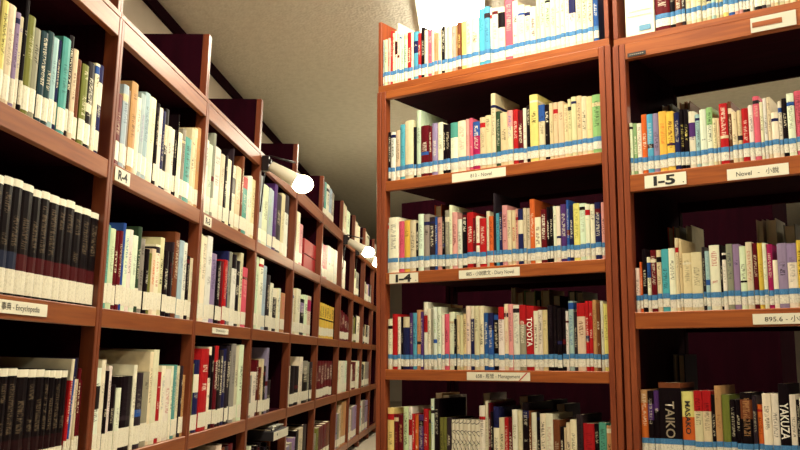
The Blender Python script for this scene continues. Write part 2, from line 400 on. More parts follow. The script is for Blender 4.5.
def ordinal(n):
    if n <= 19: return ORD[n - 1]
    t, u = divmod(n, 10)
    return TENS[t] + 'eth' if u == 0 else TENS[t][:-1] + 'y-' + ORD[u - 1]

def book_mesh(t, d, h, hard):
    bu = min(.0022, t * .18); c = .0016 if not hard else .0026
    outer = [(t, .003), (t * .85, .0008), (t * .5, -bu * .4), (t * .15, .0008), (0, .003)]
    prof = list(outer)
    cov = MB(); cov.prism([(0, d), (0, .003)] + [(x, y) for x, y in reversed(outer[:-1])] + [(t, d), (t - c, d), (t - c, c + .003), (c, c + .003), (c, d)], 0, h)
    top = .0012 if not hard else .004
    pg = MB().box(c + .0002, t - c - .0002, c + .0034, d - (.001 if not hard else .005), .0012 if not hard else .003, h - top)
    return cov, pg, list(reversed(prof))
def strip_of(prof, z0, z1, eps): return MB().strip([(x, y - eps) for x, y in prof], z0, z1)

COUNT = {}
def make_book(name, M, pos, t, h, d, code, rng, style, label, group, lean=0.0, opts=None):
    """a standing book: cover (its own mesh), page block, call-number label and tape"""
    opts = opts or {}
    hard = h > .24
    cov, pg, prof = book_mesh(t, d, h, hard)
    me = bpy.data.meshes.new(name)
    me.from_pydata(cov.v, [], cov.f); me.update(); me.materials.append(M_DRAW if opts.get('draw') else M_COVER)
    o = bpy.data.objects.new(name, me); C.objects.link(o)
    o.matrix_basis = M @ Matrix.Translation(pos) @ Matrix.Rotation(lean, 4, 'Y')
    c = code[0]; ink = code[1] if len(code) > 1 else ('W' if c in DARKC else rng.choice('kkkBRr'))
    o['tint'] = [x * rng.uniform(.9, 1.08) for x in PL[c]]; o['ink'] = list(PL[ink])
    blk = code[2] if len(code) > 2 else None
    if blk: o['block'] = list(PL[blk]); o['block_span'] = opts.get('span', rng.choice([(.80, 1.1, 1.), (.55, .8, 1.), (.70, 1.1, 1.), (.62, .9, 1.)]))
    elif rng.random() < (.30 if style == 'tape' else .12) and not opts.get('plainspine'):
        b2 = rng.choice('wkrBbdiR'); a0 = rng.choice([.88, .42, .8]); o['block'] = list(PL[b2]); o['block_span'] = (a0, a0 + rng.uniform(.03, .10), 1.)
    else: o['block'] = list(PL[c]); o['block_span'] = (0., 0., 0.)
    z0 = rng.uniform(.36, .5); o['layout'] = (z0, rng.uniform(.72, .94), 0. if opts.get('notitle') else rng.choice([.75, .6, .5, .35]))
    tag(o, label, 'book', group)
    pm = bpy.data.meshes.new('pages'); pm.from_pydata(pg.v, [], pg.f); pm.update(); pm.materials.append(M_PAGES); link_mesh('pages', pm, o)
    if style == 'tape':
        j = rng.uniform(-.002, .002); a0 = .0105 + j
        s = strip_of(prof, a0, a0 + .0235, .0006); x = s.build('spine_label', M_LAB, o); x['label'] = 'white call-number label'
        s = strip_of(prof, a0 + .0225, a0 + .0365, .0009); x = s.build('spine_tape', M_TAPE, o); x['label'] = 'blue tape strip'
    elif style == 'label':
        j = rng.uniform(-.004, .004); a0 = .012 + j
        s = strip_of(prof, a0, a0 + .048, .0006); x = s.build('spine_label', M_LABC, o); x['label'] = 'cream call-number label'
    elif style == 'volume':
        x = strip_of(prof, .004, .050, .0006).build('spine_label', M_LABC, o); x['label'] = 'cream call-number label'
        x = strip_of(prof, h - .014 - rng.uniform(0, .004), h - .001, .0006).build('top_label', M_CREAM, o); x['label'] = 'cream paper strip at the head of the spine'
    if opts.get('text'):
        tx, size, mat, zc, wid = opts['text']
        tm = text_mesh(tx, size, 0.0004)
        for v in tm.vertices:      # turn the line so that it runs down the spine
            x, zz = v.co.x, v.co.z
            v.co = (zz, 0, -x)
        if wid:
            zs = [v.co.z for v in tm.vertices]; k = wid / (max(zs) - min(zs))
            for v in tm.vertices: v.co.z *= k
        tm.update(); tm.materials.append(mat)
        x = link_mesh('title_lettering', tm, o, Vector((t / 2, -.0014, zc)))
    return o

def size_word(t, h, tm, hm):
    a = []
    if h > hm * 1.13: a.append('tall')
    elif h < hm * .87: a.append('short')
    if t < .011: a.append('thin')
    elif t > .030: a.append('thick')
    return ' '.join(a)

def shelf_of_books(M, base, start, data, where, frm, group, name, style, depth, off=.010, seed=0, extra=None, hmax=.5, limit=None):
    """data: (x of the spine's far edge, y of its top, colour code) in pixels of the photograph, turned into metres on the shelf"""
    extra = extra or {}
    rng = random.Random(seed); rows = []; x0 = start
    for it in data.split():
        p = it.split(','); x1, z1 = on_plane(M, off, float(p[0]), float(p[1]))
        rows.append((0, x1, min(z1 - base, hmax), p[2]))
    if rows[0][1] - start > (.045 if start < 2 else .10) and not extra:      # the part of the row before the first spine the photograph resolves
        n = max(2, round((rows[0][1] - start) / (.023 if start < 2 else .075))); a0, b0, h0, c0 = rows[0]; w0 = (b0 - start) / n
        rows = [(0, start + w0 * (q + 1), h0 * rng.uniform(.86, 1.03), rng.choice(['wk', 'xk', 'lk', 'uk', 'kw', 'zk', 'ek', 'Bw', 'Rw', 'Ok'])) for q in range(n - 1)] + rows
    ed = [start]
    for r in rows: ed.append(max(r[1], ed[-1] + .0036))
    if limit and ed[-1] > limit:
        k = (limit - start) / (ed[-1] - start); ed = [start + (q - start) * k for q in ed]
    rows = [(ed[q], ed[q + 1], r[2], r[3]) for q, r in enumerate(rows)]
    hm = sum(r[2] for r in rows) / len(rows); out = []
    for k, (a, b, h, code) in enumerate(rows):
        if code == '-': continue
        t = b - a - .0004
        h = max(h, .10)
        n = len(out) + 1
        if 'far end' in frm: n = len(rows) - len(out)
        sw = size_word(t, h, 0, hm)
        lb = f"{sw} {NAME[code[0]]} book, {ordinal(n)} from {frm}, {where}".strip()
        d = depth * rng.uniform(.88, 1.02)
        if h > .215 and style == 'tape': d = depth * 1.18
        o = make_book(name, M, Vector((a + .0002, off + rng.uniform(-.002, .003), base + .0004)), t, h, min(d, .235), code, rng, style, lb, group, opts=extra.get(k))
        out.append(o)
    return out

R1_0 = "384.2,40,uk 387.6,39.5,qk 390.5,38,pr 392.5,31,rw 394.8,33,wk 397,31,wrk 399,23,wk 401.2,33,ww 403.4,33,qk 407,33,qk 411,32,rw 413,33,wr 418,31,cWB 421,33,rW 424.4,27,kW 427.5,30,wk 431.7,29,Pw 434.3,31,wr 437.6,33,sk 441,28,wk 444.6,26,kW 447.2,26,wk 452,25,wk 455.8,25,pR 457.4,24,sk 461.2,22,nY 466.3,20,Yk 471.8,18,wk 478.8,17,wk 484.5,8,ck 490,6,ck 492,7,Wk 498,7,wk 504.8,6,wkk 512.6,-3,Pw 518.2,0,wk 524.7,4,wk 530.5,5,wk 536.5,6,wk 540,-2,wk 545,-4,wk 550.3,-5,qk 555.6,-6,wk 560.3,-7,wn 565,-8,wk 569,-8,Wk 576,-8,WBB 582,-10,wk 587.6,-10,wk 593,-12,wk 598.3,-13,bW"
R1_1 = "390.7,132,kW 395,132,zG 399.6,130,ik 405,124,ck 413.3,120,xo 416,127,kw 420.4,110,qk 428.4,125,RW 432,127,Rw 437.3,123,lW 442.7,122,Wk 445.3,124,kw 450,124,kw 457.2,122,ztt 465.4,120,wr 469,119,pr 472.4,118,Pw 479.5,121,mWb 485,117,ik 490.8,115,ik 495,93,xk 500,111,GW 506.9,112,ik 512.2,110,xbp 517.3,109,rW 522.5,110,Rw 525.8,108,Wk 529.5,105,kw 537.4,94,Yk 544,104,xkb 548.8,104,kW 552.6,103,ik 557.2,102,ik 563,101,ik 567.6,104,xk 571,99,ik 576,96.5,xk 580.8,95.5,ik 586,96,xk 591.8,96,ik 600.6,94,gk"
R1_2 = "388.7,223,uk 398.2,217,Wk 403.8,221,PR 409.5,220,yk 415.5,220,xk 418.3,223,kW 423.6,214,zk 429.3,214,ek 434.6,217,dw 436.8,217,bW 442,217,pR 444.8,216,kw 449,210,ew 452,205,Wk 457.2,212,pR 461.7,219,zk 466.7,212,kW 473,212,rW 476,218,Rw 479.5,216,Wr 486,218,rW 489,211,wk 493.3,216,ok 495.2,193,dk 499,213,ck 502,212,BW 507,205,pR 511.2,210,xk 515.4,210,xr 518.2,209,pk 523.3,209,BWw 526.5,208,xk 530,208,xG 534.6,199,oW 541.2,217,WR 546.9,209,RW 549.8,207,kW 553,206,kW 556.6,206,zk 560.5,206,Wk 566.7,204,vW 569.5,200,bW 573.3,205,BW 579.5,203,Yk 585.5,203,zO 590,204,Wk 595,204,Wk 601.2,202,BW 605,202,pk"
R1_3 = "392.2,319,Wk 397.5,314,rW 400.4,317,Wk 402.8,317,kW 408.9,317,BWx 412.4,313,vW 416.4,313,cB 420.4,310,sk 423,312,vw 427,302,WRr 430.6,309,wk 432.9,309,ek 436.5,307,zg 440.5,307,zG 444,315,Wk 448.4,314,Pk 453.7,312,Wk 455.8,319,kw 459,315,ik 462.2,315,xk 465.7,314,ik 469.8,306,wB 473.7,306,BWw 478.5,306,xk 483,306,wk 487.6,313,bW 492.7,313,bWB 497.7,313,kw 503.4,307,WRr 507.6,304,wp 512,304,pk 518.6,305,Wk 525,305,eWr 532.9,306,rW 537.5,311,WR 542,310,wk 547,310,ik 552.6,305,kd 556.4,307,kd 561,308,kd 565,308,kd 567.7,311,Wk 572.5,301,ub 576.2,312,dw 584.3,303,xnr 588,301,rW 592,301,rW 596,300,sk 599.4,303,nw 602.6,301,Wk 607.4,304,Yk"
R1_4 = "393.8,408,Yk 398,415,Rs 402.8,415,Rs 407.8,407,qk 411.7,407,zkr 414.6,414,rW 418,415,oW 423.3,415,vw 428,409,rW 430.5,411,Ok 433.8,399,zc 438.6,399,kW 442.5,418,Ok 446,418,Ok 450.4,418,dw 454,420,wk 458,420,wk 462,420,wk 466,420,wk 470,420,wk 474.5,420,wk 479,420,wk 484.6,406,Wk 487.5,401,wk 490,403,RW 492.5,412,kw 498.3,407,WkB 503.8,418,xG 508,418,rW 512,418,RW 517,410,WO 521.7,411,xO 528,403,kW 530.8,411,nw 535.8,413,Wr 539,412,kw 545,414,Wk 552.4,414,Wr 559.6,420,nw 563.2,427,kw 565.4,428,ik 569.7,423,wk 576,420,Wk 582,415,dk 593.5,424,rR 598.6,424,kw 606.2,423,tk 611.5,426,sk"
R2_0 = "668,-20,RW 673.5,-20,kW 680.2,-20,nW 683.6,-20,dW 689.2,-22,xk 694.9,-22,wk 699.4,-24,xr 704.4,-24,ik 709.5,-26,xk 714,-26,uk 716.7,-28,xk 721,-28,ik 726.3,-28,Yk 732.5,-30,bW 736.4,-30,pk 740.4,-30,pr 743.5,-30,dw 747,-32,kW 752,-32,Wk 759.5,-32,kW 763.4,-34,dw 768,-34,ek 771.9,-34,xk 775.8,-36,ik 782,-36,xk 787.6,-38,ik 793.3,-38,xk 802,-40,sk 810,-40,kW 818,-40,wk 826,-42,rW 835,-42,wk 845,-44,bW 856,-44,wk 868,-46,ik 880,-46,xk 892,-48,gk 905,-48,ik"
R2_1 = "632,123,Wk 636,123,gW 640.6,123,Wk 646,114,oW 652,114,cW 658,113,lk 665.5,111,yo 673,111,yR 678.6,112,Bw 683,109,kY 687.4,109,kY 694,111,wvv 699,114,uk 705.4,109,zk 711.4,107,zGg 716,118,xk 719,118,ik 726.5,103,rW 730.2,101,nw 736,112,xk 741,110,ik 747.5,108,rW 752.5,105,Wk 758.3,96,Pw 762,102,wk 765.8,98,zk 769.5,97,xk 777.5,112,Wk 781,101,wk 786,98,kw 793,93,zk 801,90,Pk 808,90,wk 815,90,rW 823,92,ik 831,88,bW 840,88,wk 850,90,Yk 860,86,Wk 872,86,Rw 884,84,xk 896,84,Wk 910,82,tk"
R2_2 = "639,268,Wk 641.4,262,ow 645.5,249,kw 650,257,Wkb 655.5,250,RW 660.2,250,xk 667.4,249,cT 674.4,248,Wk 677.6,238,xk 681,239,ik 690.5,253,xk 701,252,xk 704,247,dw 708.5,251,ut 718.4,245,Wr 721,245,kw 725.6,253,Wk 731.5,244,eB 738,244,lB 745,246,zk 751,242,xr 756.4,243,Rw 761.6,243,yk 765.6,243,Wk 771,244,mW 777,260,Wd 785.6,243,lk 795.6,243,Wkl 801,240,yk 809,245,wk 816,244,bW 825,246,rW 835,243,Wk 846,242,ik 858,244,Rw 870,240,xk 884,243,ck 898,243,kw 912,241,wk"
R2_3 = "646.7,390,oWs 652.5,391,kWv 658.3,391,kWv 680,383,ksn 693,392,Yko 701.3,391,xkr 710,391,xkr 714.2,395,kw 720.3,386,sn 728.7,395,Oi 734.7,400,kw 739.2,400,kw 751.3,393,ksn 755.8,396,dw 762,405,ok 770,394,Wk 777.5,394,Wk 788,384,kW 795,395,Wk 799,400,kW 806,398,Wk 815,398,rW 825,400,ik 836,396,bw 848,398,kW 860,396,Wk 872,398,xk 886,396,Rw 900,398,wk 914,398,ik"
draws = {k: dict(draw=True, plainspine=True) for k in range(15, 22)}
p0 = dict(plainspine=True)
shelf_of_books(MR, .9175, -.0245, R1_0, 'top tier above the I-4 bookcase', 'aisle end', 'books on the top tier of the I-4 bookcase', 'paperback_book', 'tape', .14, limit=.7565, seed=11)
shelf_of_books(MR, .5832, -.0030, R1_1, 'upper enclosed shelf of I-4 bookcase', 'aisle end', 'books on the uppermost shelf of the I-4 bookcase', 'paperback_book', 'tape', .14, limit=.7565, seed=12)
shelf_of_books(MR, .2762, -.0030, R1_2, 'on the shelf bearing the I-4 sign', 'aisle end', 'books on the shelf bearing the I-4 sign', 'paperback_book', 'tape', .14, limit=.7565, seed=13)
shelf_of_books(MR, -.0368, -.0030, R1_3, 'on the shelf below the I-4 sign', 'aisle end', 'books on the shelf below the I-4 sign', 'paperback_book', 'tape', .14, limit=.7565, seed=14,
               extra={33: dict(notitle=True, plainspine=True, text=('TOYOTA', .024, M_WINK, .112, .085))})
shelf_of_books(MR, -.3498, -.0030, R1_4, 'second shelf below the I-4 sign', 'aisle end', 'books on the second shelf below the I-4 sign', 'paperback_book', 'tape', .14, limit=.7565, seed=15, extra=draws, off=.012)
shelf_of_books(MR, .9085, .9260, R2_0, 'top tier of I-5 bookcase', 'white box file', 'novels on the top tier of the I-5 bookcase', 'novel', 'tape', .14, seed=21, hmax=.21)
shelf_of_books(MR, .5062, .8385, R2_1, 'shelf bearing the I-5 sign', 'I-4 bookcase', 'novels on the shelf bearing the I-5 sign', 'novel', 'tape', .14, seed=22)
shelf_of_books(MR, .1232, .8385, R2_2, 'shelf below the I-5 sign', 'I-4 bookcase', 'novels on the shelf below the I-5 sign', 'novel', 'tape', .14, seed=23)
shelf_of_books(MR, -.2598, .8395, R2_3, 'second shelf below I-5 sign', 'I-4 bookcase', 'novels on the second shelf below the I-5 sign', 'novel', 'tape', .14, seed=24,
               extra={3: dict(notitle=True, span=(.93, 1.1, 1.), text=('TAIKO', .034, M_SILVER, .098, .095)), 4: dict(notitle=True, span=(.2, .62, 1.), text=('MASAKO', .019, M_INK, .105, .085)),
                      17: dict(notitle=True, plainspine=True, text=('YAKUZA', .028, M_WINK, .105, .088)), 15: dict(plainspine=True), 16: dict(plainspine=True)})

# long row
L0_1 = "-14,-14,wk -8,-9,lk -3,-5,Yk 4,0,lk 10,4,Yk 18,9,xk 22,15,lk 26,19,xl 31,2,kw 37,20,Ox 43,32,ek 49,35,Tw 55,35,Tw 61,41,uk 64,42,Bw 72,42,tk 76.5,38,kw 80,52,xk 84,62,nk 90,68,Ow 97,66,kW 101,66,Wk 106,68,BWW"
L0_2 = "-23,168,k -13,171,k -3,174,k 6.4,177,k 16,179,k 25.6,182,k 36,187,k 44,192,k 52.6,194,k 62,198,k 69,201,k 77.5,203,k 85,208,k 93.5,211,k 101.3,215,k"
L0_3 = "-20,368,k -9,368,k 2,368,k 10,368,k 19,368,k 30,369,k 38,369,k 46,369,k 51,370,k 57,370,k 63,370,k 69,370,k"
L1_1 = "124,97,Rw 130,88,uk 132.5,92,ee 139.5,86,sk 142.4,100,Wr 147.5,97,ul 153,96,uk 158.5,101,Wk 161,105,kw 164,110,Wk 167,113,Bw 170.7,111,kWi 173.5,129,wk 176.5,131,Wk 178.5,131,kw 180,115,k 183,135,Wn 186.5,131,ek 192.4,141,tk 196.7,131,xk 199.5,130,xk 202.5,130,se"
L1_2 = "112,226,tk 117.5,230,qk 121,232,Rw 124.5,232,Rw 127.5,224,bgb 131,231,zb 135,231,Wk 139.6,237,zk 143.8,228,Gw 147.8,240,ek 150.5,250,kW 153,254,OO 157,250,xo 161.8,246,Wr 166.4,239,xk 170,252,kW 174,253,kR 176.5,243,dw 182,234,nW 185.8,242,uB 189.7,244,zB 192,257,kw 194.4,259,xk"
L1_3 = "103.8,368,zkk 108.4,360,Wk 111,371,kw 114.3,366,Wk 118,385,kw 122.7,388,Wk 135,376,kd 139,365,We 145.5,373,de 151.9,372,ed 156.5,352,wk 162,350,wi 164.6,372,rW 169,366,Wb 174.4,369,Wr 176.5,366,Wk 179.5,365,tW 183.8,366,xG 185.6,366,dw 188.4,375,sn"  # an early black spine paints the shade of a gap as a book
L2_1 = "210,142,zk 214,147,qG 217,135,ek 222.8,151,Wk 226.7,157,xk 229,157,kW 233,162,Wb 235,150,dw 238,168,zkk 242.8,170,xo 245.4,158,nw 249,180,tWr 251.5,178,WB 253.8,178,zk 257,182,xk"
L2_2 = "204.5,235,xk 209,238,Wk 214,238,zk 218.5,255,lB 221.5,262,kW 225,262,Rk 228.5,261,rW 231,252,BW 234,253,ek 238,256,zkk 242,262,kW 245,254,xk 248.8,269,Pw"
L2_3 = "201.7,360,BWW 210,349,rWr 212.8,347,Wkk 216,346,kw 219.4,346,RWr 222,350,kw 225,350,dw 228,349,Bw 230.5,346,dw 232.8,345,kw 237,344,ek 240.6,346,xk 244.5,345,zk"
L3_1 = "265.5,178,uk 270,188,qk 272.8,190,ug 275.3,192,ul 278.5,186,vl 283,197,dw 286.5,196,xk 290.5,196,zkd"
L3_2 = "260.5,258,qk 264.4,260,zk 268,267,ue 271,276,dw 274,284,Wk 278,290,kWW 280,289,Wk 282,289,zk 286,294,sP"
L3_3 = "257,372,Wk 260,360,RW 261.8,367,nw 264.4,359,xn 266.5,366,kw 269.6,348,lk 271.6,380,dw"
L4_1 = "301,214,Wk 304,226,pk"
L4_2 = "294.6,290,zk 297.4,290,xk 301.6,290,Wk 305,300,kwl 308.5,296,zk 312,297,xmm"
L4_3 = "291.4,366,Wk 296,366,kd 300,366,kd 303.6,357,Wl 308.4,361,kwe 310.5,362,ek 313,362,dw"  # black spines after the first paint a dark gap as books
L5_1 = "326.2,246,Pw 328.6,247,pr 332,248,zk 335,250,Wk 338,252,zq"
L5_2 = "322.6,303,yk 325,304,yk 327.3,305,yk 329.6,306,yk 332,307,yk 334.5,308,yk"
L5_3 = "318.6,361,R 321.5,361,R 324.4,361,R 327.2,361,R 330,361,R 332.8,361,R"
L6_1 = "343.4,260,kd 346,262,Wk"
L6_2 = "343,311,RW 345.2,313,RW 347.4,315,RW 349.3,317,RW"
L6_3 = "339.5,361,zk 341.5,361,Wk 343.7,361,Wk 345.8,361,Wk 347.8,361,zk"
L7_1 = "356.5,270,Wk 359.2,274,ed"
L7_2 = "357.2,315,kd 360,317,Wk"
L7_3 = "354,362,RW 356.5,362,RW 358.2,361,Wk 359.8,361,zk"
L8_1 = "370.4,285,kd 371.9,286,ew"
L8_2 = "366,325,xk 368,326,kw 370,326,zk"
L8_3 = "365.5,362,wk 367.8,362,eR 369.5,362,ek"
L2_4 = "222.5,444,wr 226,447,nw 229,446,dw 234,443,Rw"
L4_4 = "296,437,lk 299,430,kd 304,427,xk 307,424,dk"
L5_4 = "321,427,Rk 324,425,Rk 327,423,Rk 330,421,nR"
L6_4 = "340,413,ek 342.3,405,xk 344.4,400,sk 347,399,so"
L7_4 = "352.6,407,ek 355,406,le 357.4,405,lk"
L8_4 = "363,401,zk 365.5,400,ek 368,400,le"
B_L = (.4694, .1174, -.2386, -.6046)
WH = ['upper shelf', 'second shelf', 'third shelf', 'fourth shelf']
BW_ = ['nearest bay', 'R-4 bay', 'bay past R-4 bay', 'bay past first clip lamp', 'bay of the red box', 'yellow volumes bay', 'bay past second clip lamp', 'two bays past second lamp', 'three bays past second lamp', 'four bays past second lamp']
ALL = {(0, 0): L0_1, (1, 0): L1_1, (1, 1): L1_2, (1, 2): L1_3, (2, 0): L2_1, (2, 1): L2_2, (2, 2): L2_3, (2, 3): L2_4, (3, 0): L3_1, (3, 1): L3_2, (3, 2): L3_3,
       (4, 0): L4_1, (4, 1): L4_2, (4, 2): L4_3, (4, 3): L4_4, (5, 0): L5_1, (5, 3): L5_4, (6, 0): L6_1, (6, 2): L6_3, (6, 3): L6_4, (7, 0): L7_1, (7, 1): L7_2, (7, 2): L7_3, (7, 3): L7_4,
       (8, 0): L8_1, (8, 1): L8_2, (8, 2): L8_3, (8, 3): L8_4}
VOL = {(0, 1): (L0_2, 'black encyclopedia volume'), (0, 2): (L0_3, 'black encyclopedia volume'), (5, 1): (L5_2, 'yellow bound volume'), (5, 2): (L5_3, 'dark bound volume'), (6, 1): (L6_2, 'maroon bound volume')}
for (b, r), data in ALL.items():
    st = UB[b] + .0015
    shelf_of_books(ML, B_L[r], st, data, WH[r] + ', ' + BW_[b], 'far end' if b == 0 else 'near end', f'reference books, {WH[r]}, {BW_[b]}', 'reference_book', 'label', .19, seed=100 + b * 10 + r, hmax=.30, limit=UB[b + 1] - .0335)
for (b, r), (data, what) in VOL.items():
    st = UB[b] + .0015
    rng = random.Random(300 + b * 10 + r); x0 = st; k = 0
    its = [[*on_plane(ML, .010, float(q.split(',')[0]), float(q.split(',')[1])), q.split(',')[2]] for q in data.split()]
    lim = UB[b + 1] - .0345
    if its[0][0] - st > .05:
        n = round((its[0][0] - st) / .034); w0 = (its[0][0] - st) / n
        its = [[st + w0 * (q + 1), its[0][1], its[0][2]] for q in range(n - 1)] + its
    if its[-1][0] > lim:
        for q in its: q[0] = st + (q[0] - st) * (lim - st) / (its[-1][0] - st)
    for x1, z1, p2 in its:
        k += 1
        o = make_book('encyclopedia_volume', ML, Vector((x0 + .0002, .010, B_L[r] + .0004)), x1 - x0 - .0004, z1 - B_L[r], .2, p2, rng, 'volume' if b == 0 else 'label',
                      f'{what}, {ordinal(len(its) + 1 - k)} from far end, {WH[r]}, {BW_[b]}' if b == 0 else f'{what}, {ordinal(k)} from near end, {WH[r]}, {BW_[b]}', f'{what}s, {WH[r]}, {BW_[b]}', opts=dict(plainspine=True))
        x0 = x1
        if b == 0:
            o['tint'] = list(lin('0A0408')); o['ink'] = list(lin('6A5A48')); o['layout'] = (.42, .86, .6); o['block'] = list(lin('23283C') if k < len(its) - 8 else lin('431216')) if r == 1 else list(lin('1E080C')); o['block_span'] = (.17, .37, 1.)
        elif b == 5 and r == 1:
            o['block'] = list(PL['k']); o['block_span'] = (.52, .56, 1.); o['layout'] = (.6, .92, 1.)

# books on the open top tier of the far bays
TOPS = {5: "327.5,184,tW 330,187,zk 332.5,191,uB 335,195,ew", 6: "345,203,xk 347.5,207,wk 350.5,214,zk", 7: "356,221,wk 358.5,224,xk 360.8,228,wk", 8: "367.5,233,wk 370,237,xk", 9: "374.5,243,wk 376.5,246,wk"}
for b, data in TOPS.items():
    shelf_of_books(ML, .8436, UB[b] + .002, data, 'open top tier, ' + BW_[b], 'near end', f'books on the open top tier, {BW_[b]}', 'reference_book', 'label', .17, off=.034, seed=400 + b, hmax=.23, limit=UB[b + 1] - .034)

# leaning magazines and two straight books at the end of the black volumes
rng = random.Random(77)
ub, _ = on_plane(ML, .010, 69.6, 370); g = 'books beside the black volumes, third shelf, nearest bay'
for k, (t, h, code, lb) in enumerate([(.0135, .235, 'rWw', 'red and white magazine leaning beside the black encyclopedia volumes, third shelf'), (.0085, .236, 'bWB', 'blue magazine leaning between a red and a white one, third shelf'),
                                      (.0085, .238, 'Wkd', 'white magazine with black print leaning against a blue one, third shelf')]):
    make_book('magazine', ML, Vector((ub, .010, B_L[2] + .0014)), t, h, .2, code, rng, 'label', lb, g, lean=.062); ub += t / math.cos(.062) + .0004
ub += .0125
for t, h, code, lb in [(.011, .190, 'xk', 'short buff book beside the leaning magazines, third shelf, nearest bay'), (.0125, .214, 'Rw', 'maroon book behind the leaning magazines, third shelf, nearest bay'), (.0085, .188, 'Rk', 'thin maroon book, last on third shelf, nearest bay')]:
    make_book('reference_book', ML, Vector((ub, .011, B_L[2] + .0004)), t, h, .19, code, rng, 'label', lb, g); ub += t + .0004

# the pile lying across the standing books on the fourth shelf past the first clip lamp
def lying(pos, L, t, d, code, label, rz, name='reference_book'):
    """a book on its side: its spine faces the aisle, its length runs along the shelf"""
    o = make_book(name, ML, Vector((0, 0, 0)), t, L, d, code, rng, 'label', label, 'pile of books on the fourth shelf')
    o.matrix_basis = ML @ Matrix.Translation(pos) @ Matrix.Rotation(rz, 4, 'Z') @ Matrix.Rotation(math.pi / 2, 4, 'Y')
    return o
rng = random.Random(41); ub = UB[3] + .004; k = 0; zt3 = .2475
gs = 'reference books, fourth shelf, bay past first clip lamp'
for t, h, code in [(.022, .20, 'kd'), (.016, .19, 'ww'), (.03, .215, 'kd'), (.02, .22, 'dk'), (.012, .21, 'nk'), (.026, .2475, 'Wk'), (.03, .225, 'kd'), (.02, .235, 'dw'), (.024, .20, 'kd'), (.016, .22, 'lk'), (.03, .24, 'kd'), (.018, .23, 'Rw'),
                   (.024, .2475, 'kd'), (.03, .21, 'xk'), (.022, .20, 'dw'), (.018, .225, 'kw'), (.03, .22, 'Bw'), (.026, .235, 'kd'), (.02, .205, 'ek'), (.024, .215, 'kd'), (.02, .2475, 'nk')]:
    k += 1
    make_book('reference_book', ML, Vector((ub, .011, B_L[3] + .0004)), t, h, .19, code, rng, 'label', f'{NAME[code[0]]} book, {ordinal(k)} from near end, fourth shelf, bay past first clip lamp', gs); ub += t + .0006
bz = B_L[3] + .0004 + zt3 + .0006
o = MB().box(0, .315, -.030, .110, 0, .040, .002).build('document_box', M_BLACKCARD); o.matrix_basis = ML @ Matrix.Translation((3.925, 0, bz))
tag(o, 'flat black box with a white front jutting out over the fourth shelf books', 'box')
x = MB().box(.004, .311, -.0318, -.0302, .002, .038).build('front_label', M_CREAM, o); x['label'] = 'white label covering the box front'
x = MB().tube((.07, -.0335, .024), (.07, -.032, .024), .005, .005, 14).build('finger_ring', M_BLACKMETAL, o)
lying(Vector((3.94, -.020, bz + .0406 + .0092)), .215, .009, .115, 'dW', 'thin dark grey book lying on the flat black box, fourth shelf', .04)
lying(Vector((3.985, -.012, bz + .0502 + .0072)), .19, .007, .11, 'ek', 'thin grey book topmost on the flat black box, fourth shelf', -.05)

# books of the reverse side, their page edges towards the aisle
REAR = [(.5832 - .0000, 0, "", ''),
        (-.0368, 0, "396:401,305,e 401.4:406,306,s 406.4:411,309,e 511:515,287,x 516:523,292,s 524:535,291,g 536:540,300,k 541:549,290,i 553:560,296,k 568:575,291,G 576:583,292,e", 'shelf below the I-4 sign'),
        (-.3498, 0, "394:400,392,s 400.4:407,394,e 483:490,393,e 519:528,396,d 545:552,400,k 556:565,404,d", 'second shelf below I-4 sign'),
        (.2762, 0, "430:437,206,o 452:456,212,k", 'shelf bearing the I-4 sign'),
        (.5062, 1, "638:644.6,98,e 652:655,95,e 679:685,98,s 686:690,101,s", 'shelf bearing the I-5 sign'),
        (.1232, 1, "644:650,212,o 655:661,208,e 685:691,212,w 755:762,207,w 765:775,206,w 783:795,225,e", 'shelf below the I-5 sign'),
        (-.2598, 1, "646:650,340,e 655:662,352,k", 'second shelf below I-5 sign')]
rng = random.Random(5)
for base, c, data, where in REAR:
    last = .8390 if c else -.0030
    for k, it in enumerate(data.split()):
        xs, y, code = it.split(','); xa, xb = map(float, xs.split(':'))
        s0, z1 = on_plane(MR, .30, xa, float(y)); s1, _ = on_plane(MR, .30, xb, float(y)); sh = max(0, last - s0); s0 += sh; s1 += sh; t = max(.006, s1 - s0 - .0006)
        h = max(.12, min(z1 - base, .27)); d = .12
        make_book('hardback_book', MR @ Matrix.Translation((s1, .30 + d, base + .0004)) @ Matrix.Rotation(math.pi, 4, 'Z'), Vector((0, 0, 0)), t, h, d, code, rng, 'none',
                  f'{NAME[code]} book shelved on the reverse side, {ordinal(k + 1)} in order, {where}', f'books on the reverse side, {where}'); last = s1 + .001

# white box file at the end of the I-5 top tier
e = MB().box(0, .0845, .004, .20, 0, .27, .002).build('box_file', M_CREAM); e.matrix_basis = MR @ Matrix.Translation((.8395, .006, .9085))
tag(e, 'broad white box file with a blue label at the start of the top tier', 'box file')
x = MB().box(.040, .074, .0028, .0036, .012, .028).build('file_label', M_BLUEINK, e); x['label'] = 'small blue label'
m = MB(); r2 = random.Random(3)
for z, a, b in ((.058, .008, .076), (.072, .012, .076), (.108, .022, .058), (.15, .02, .06)):
    xx = a
    while xx < b: wv = r2.uniform(.003, .008); m.box(xx, min(xx + wv, b), .0028, .0036, z, z + .0022); xx += wv + .0018
m.build('printed_lettering', M_GREY, e)

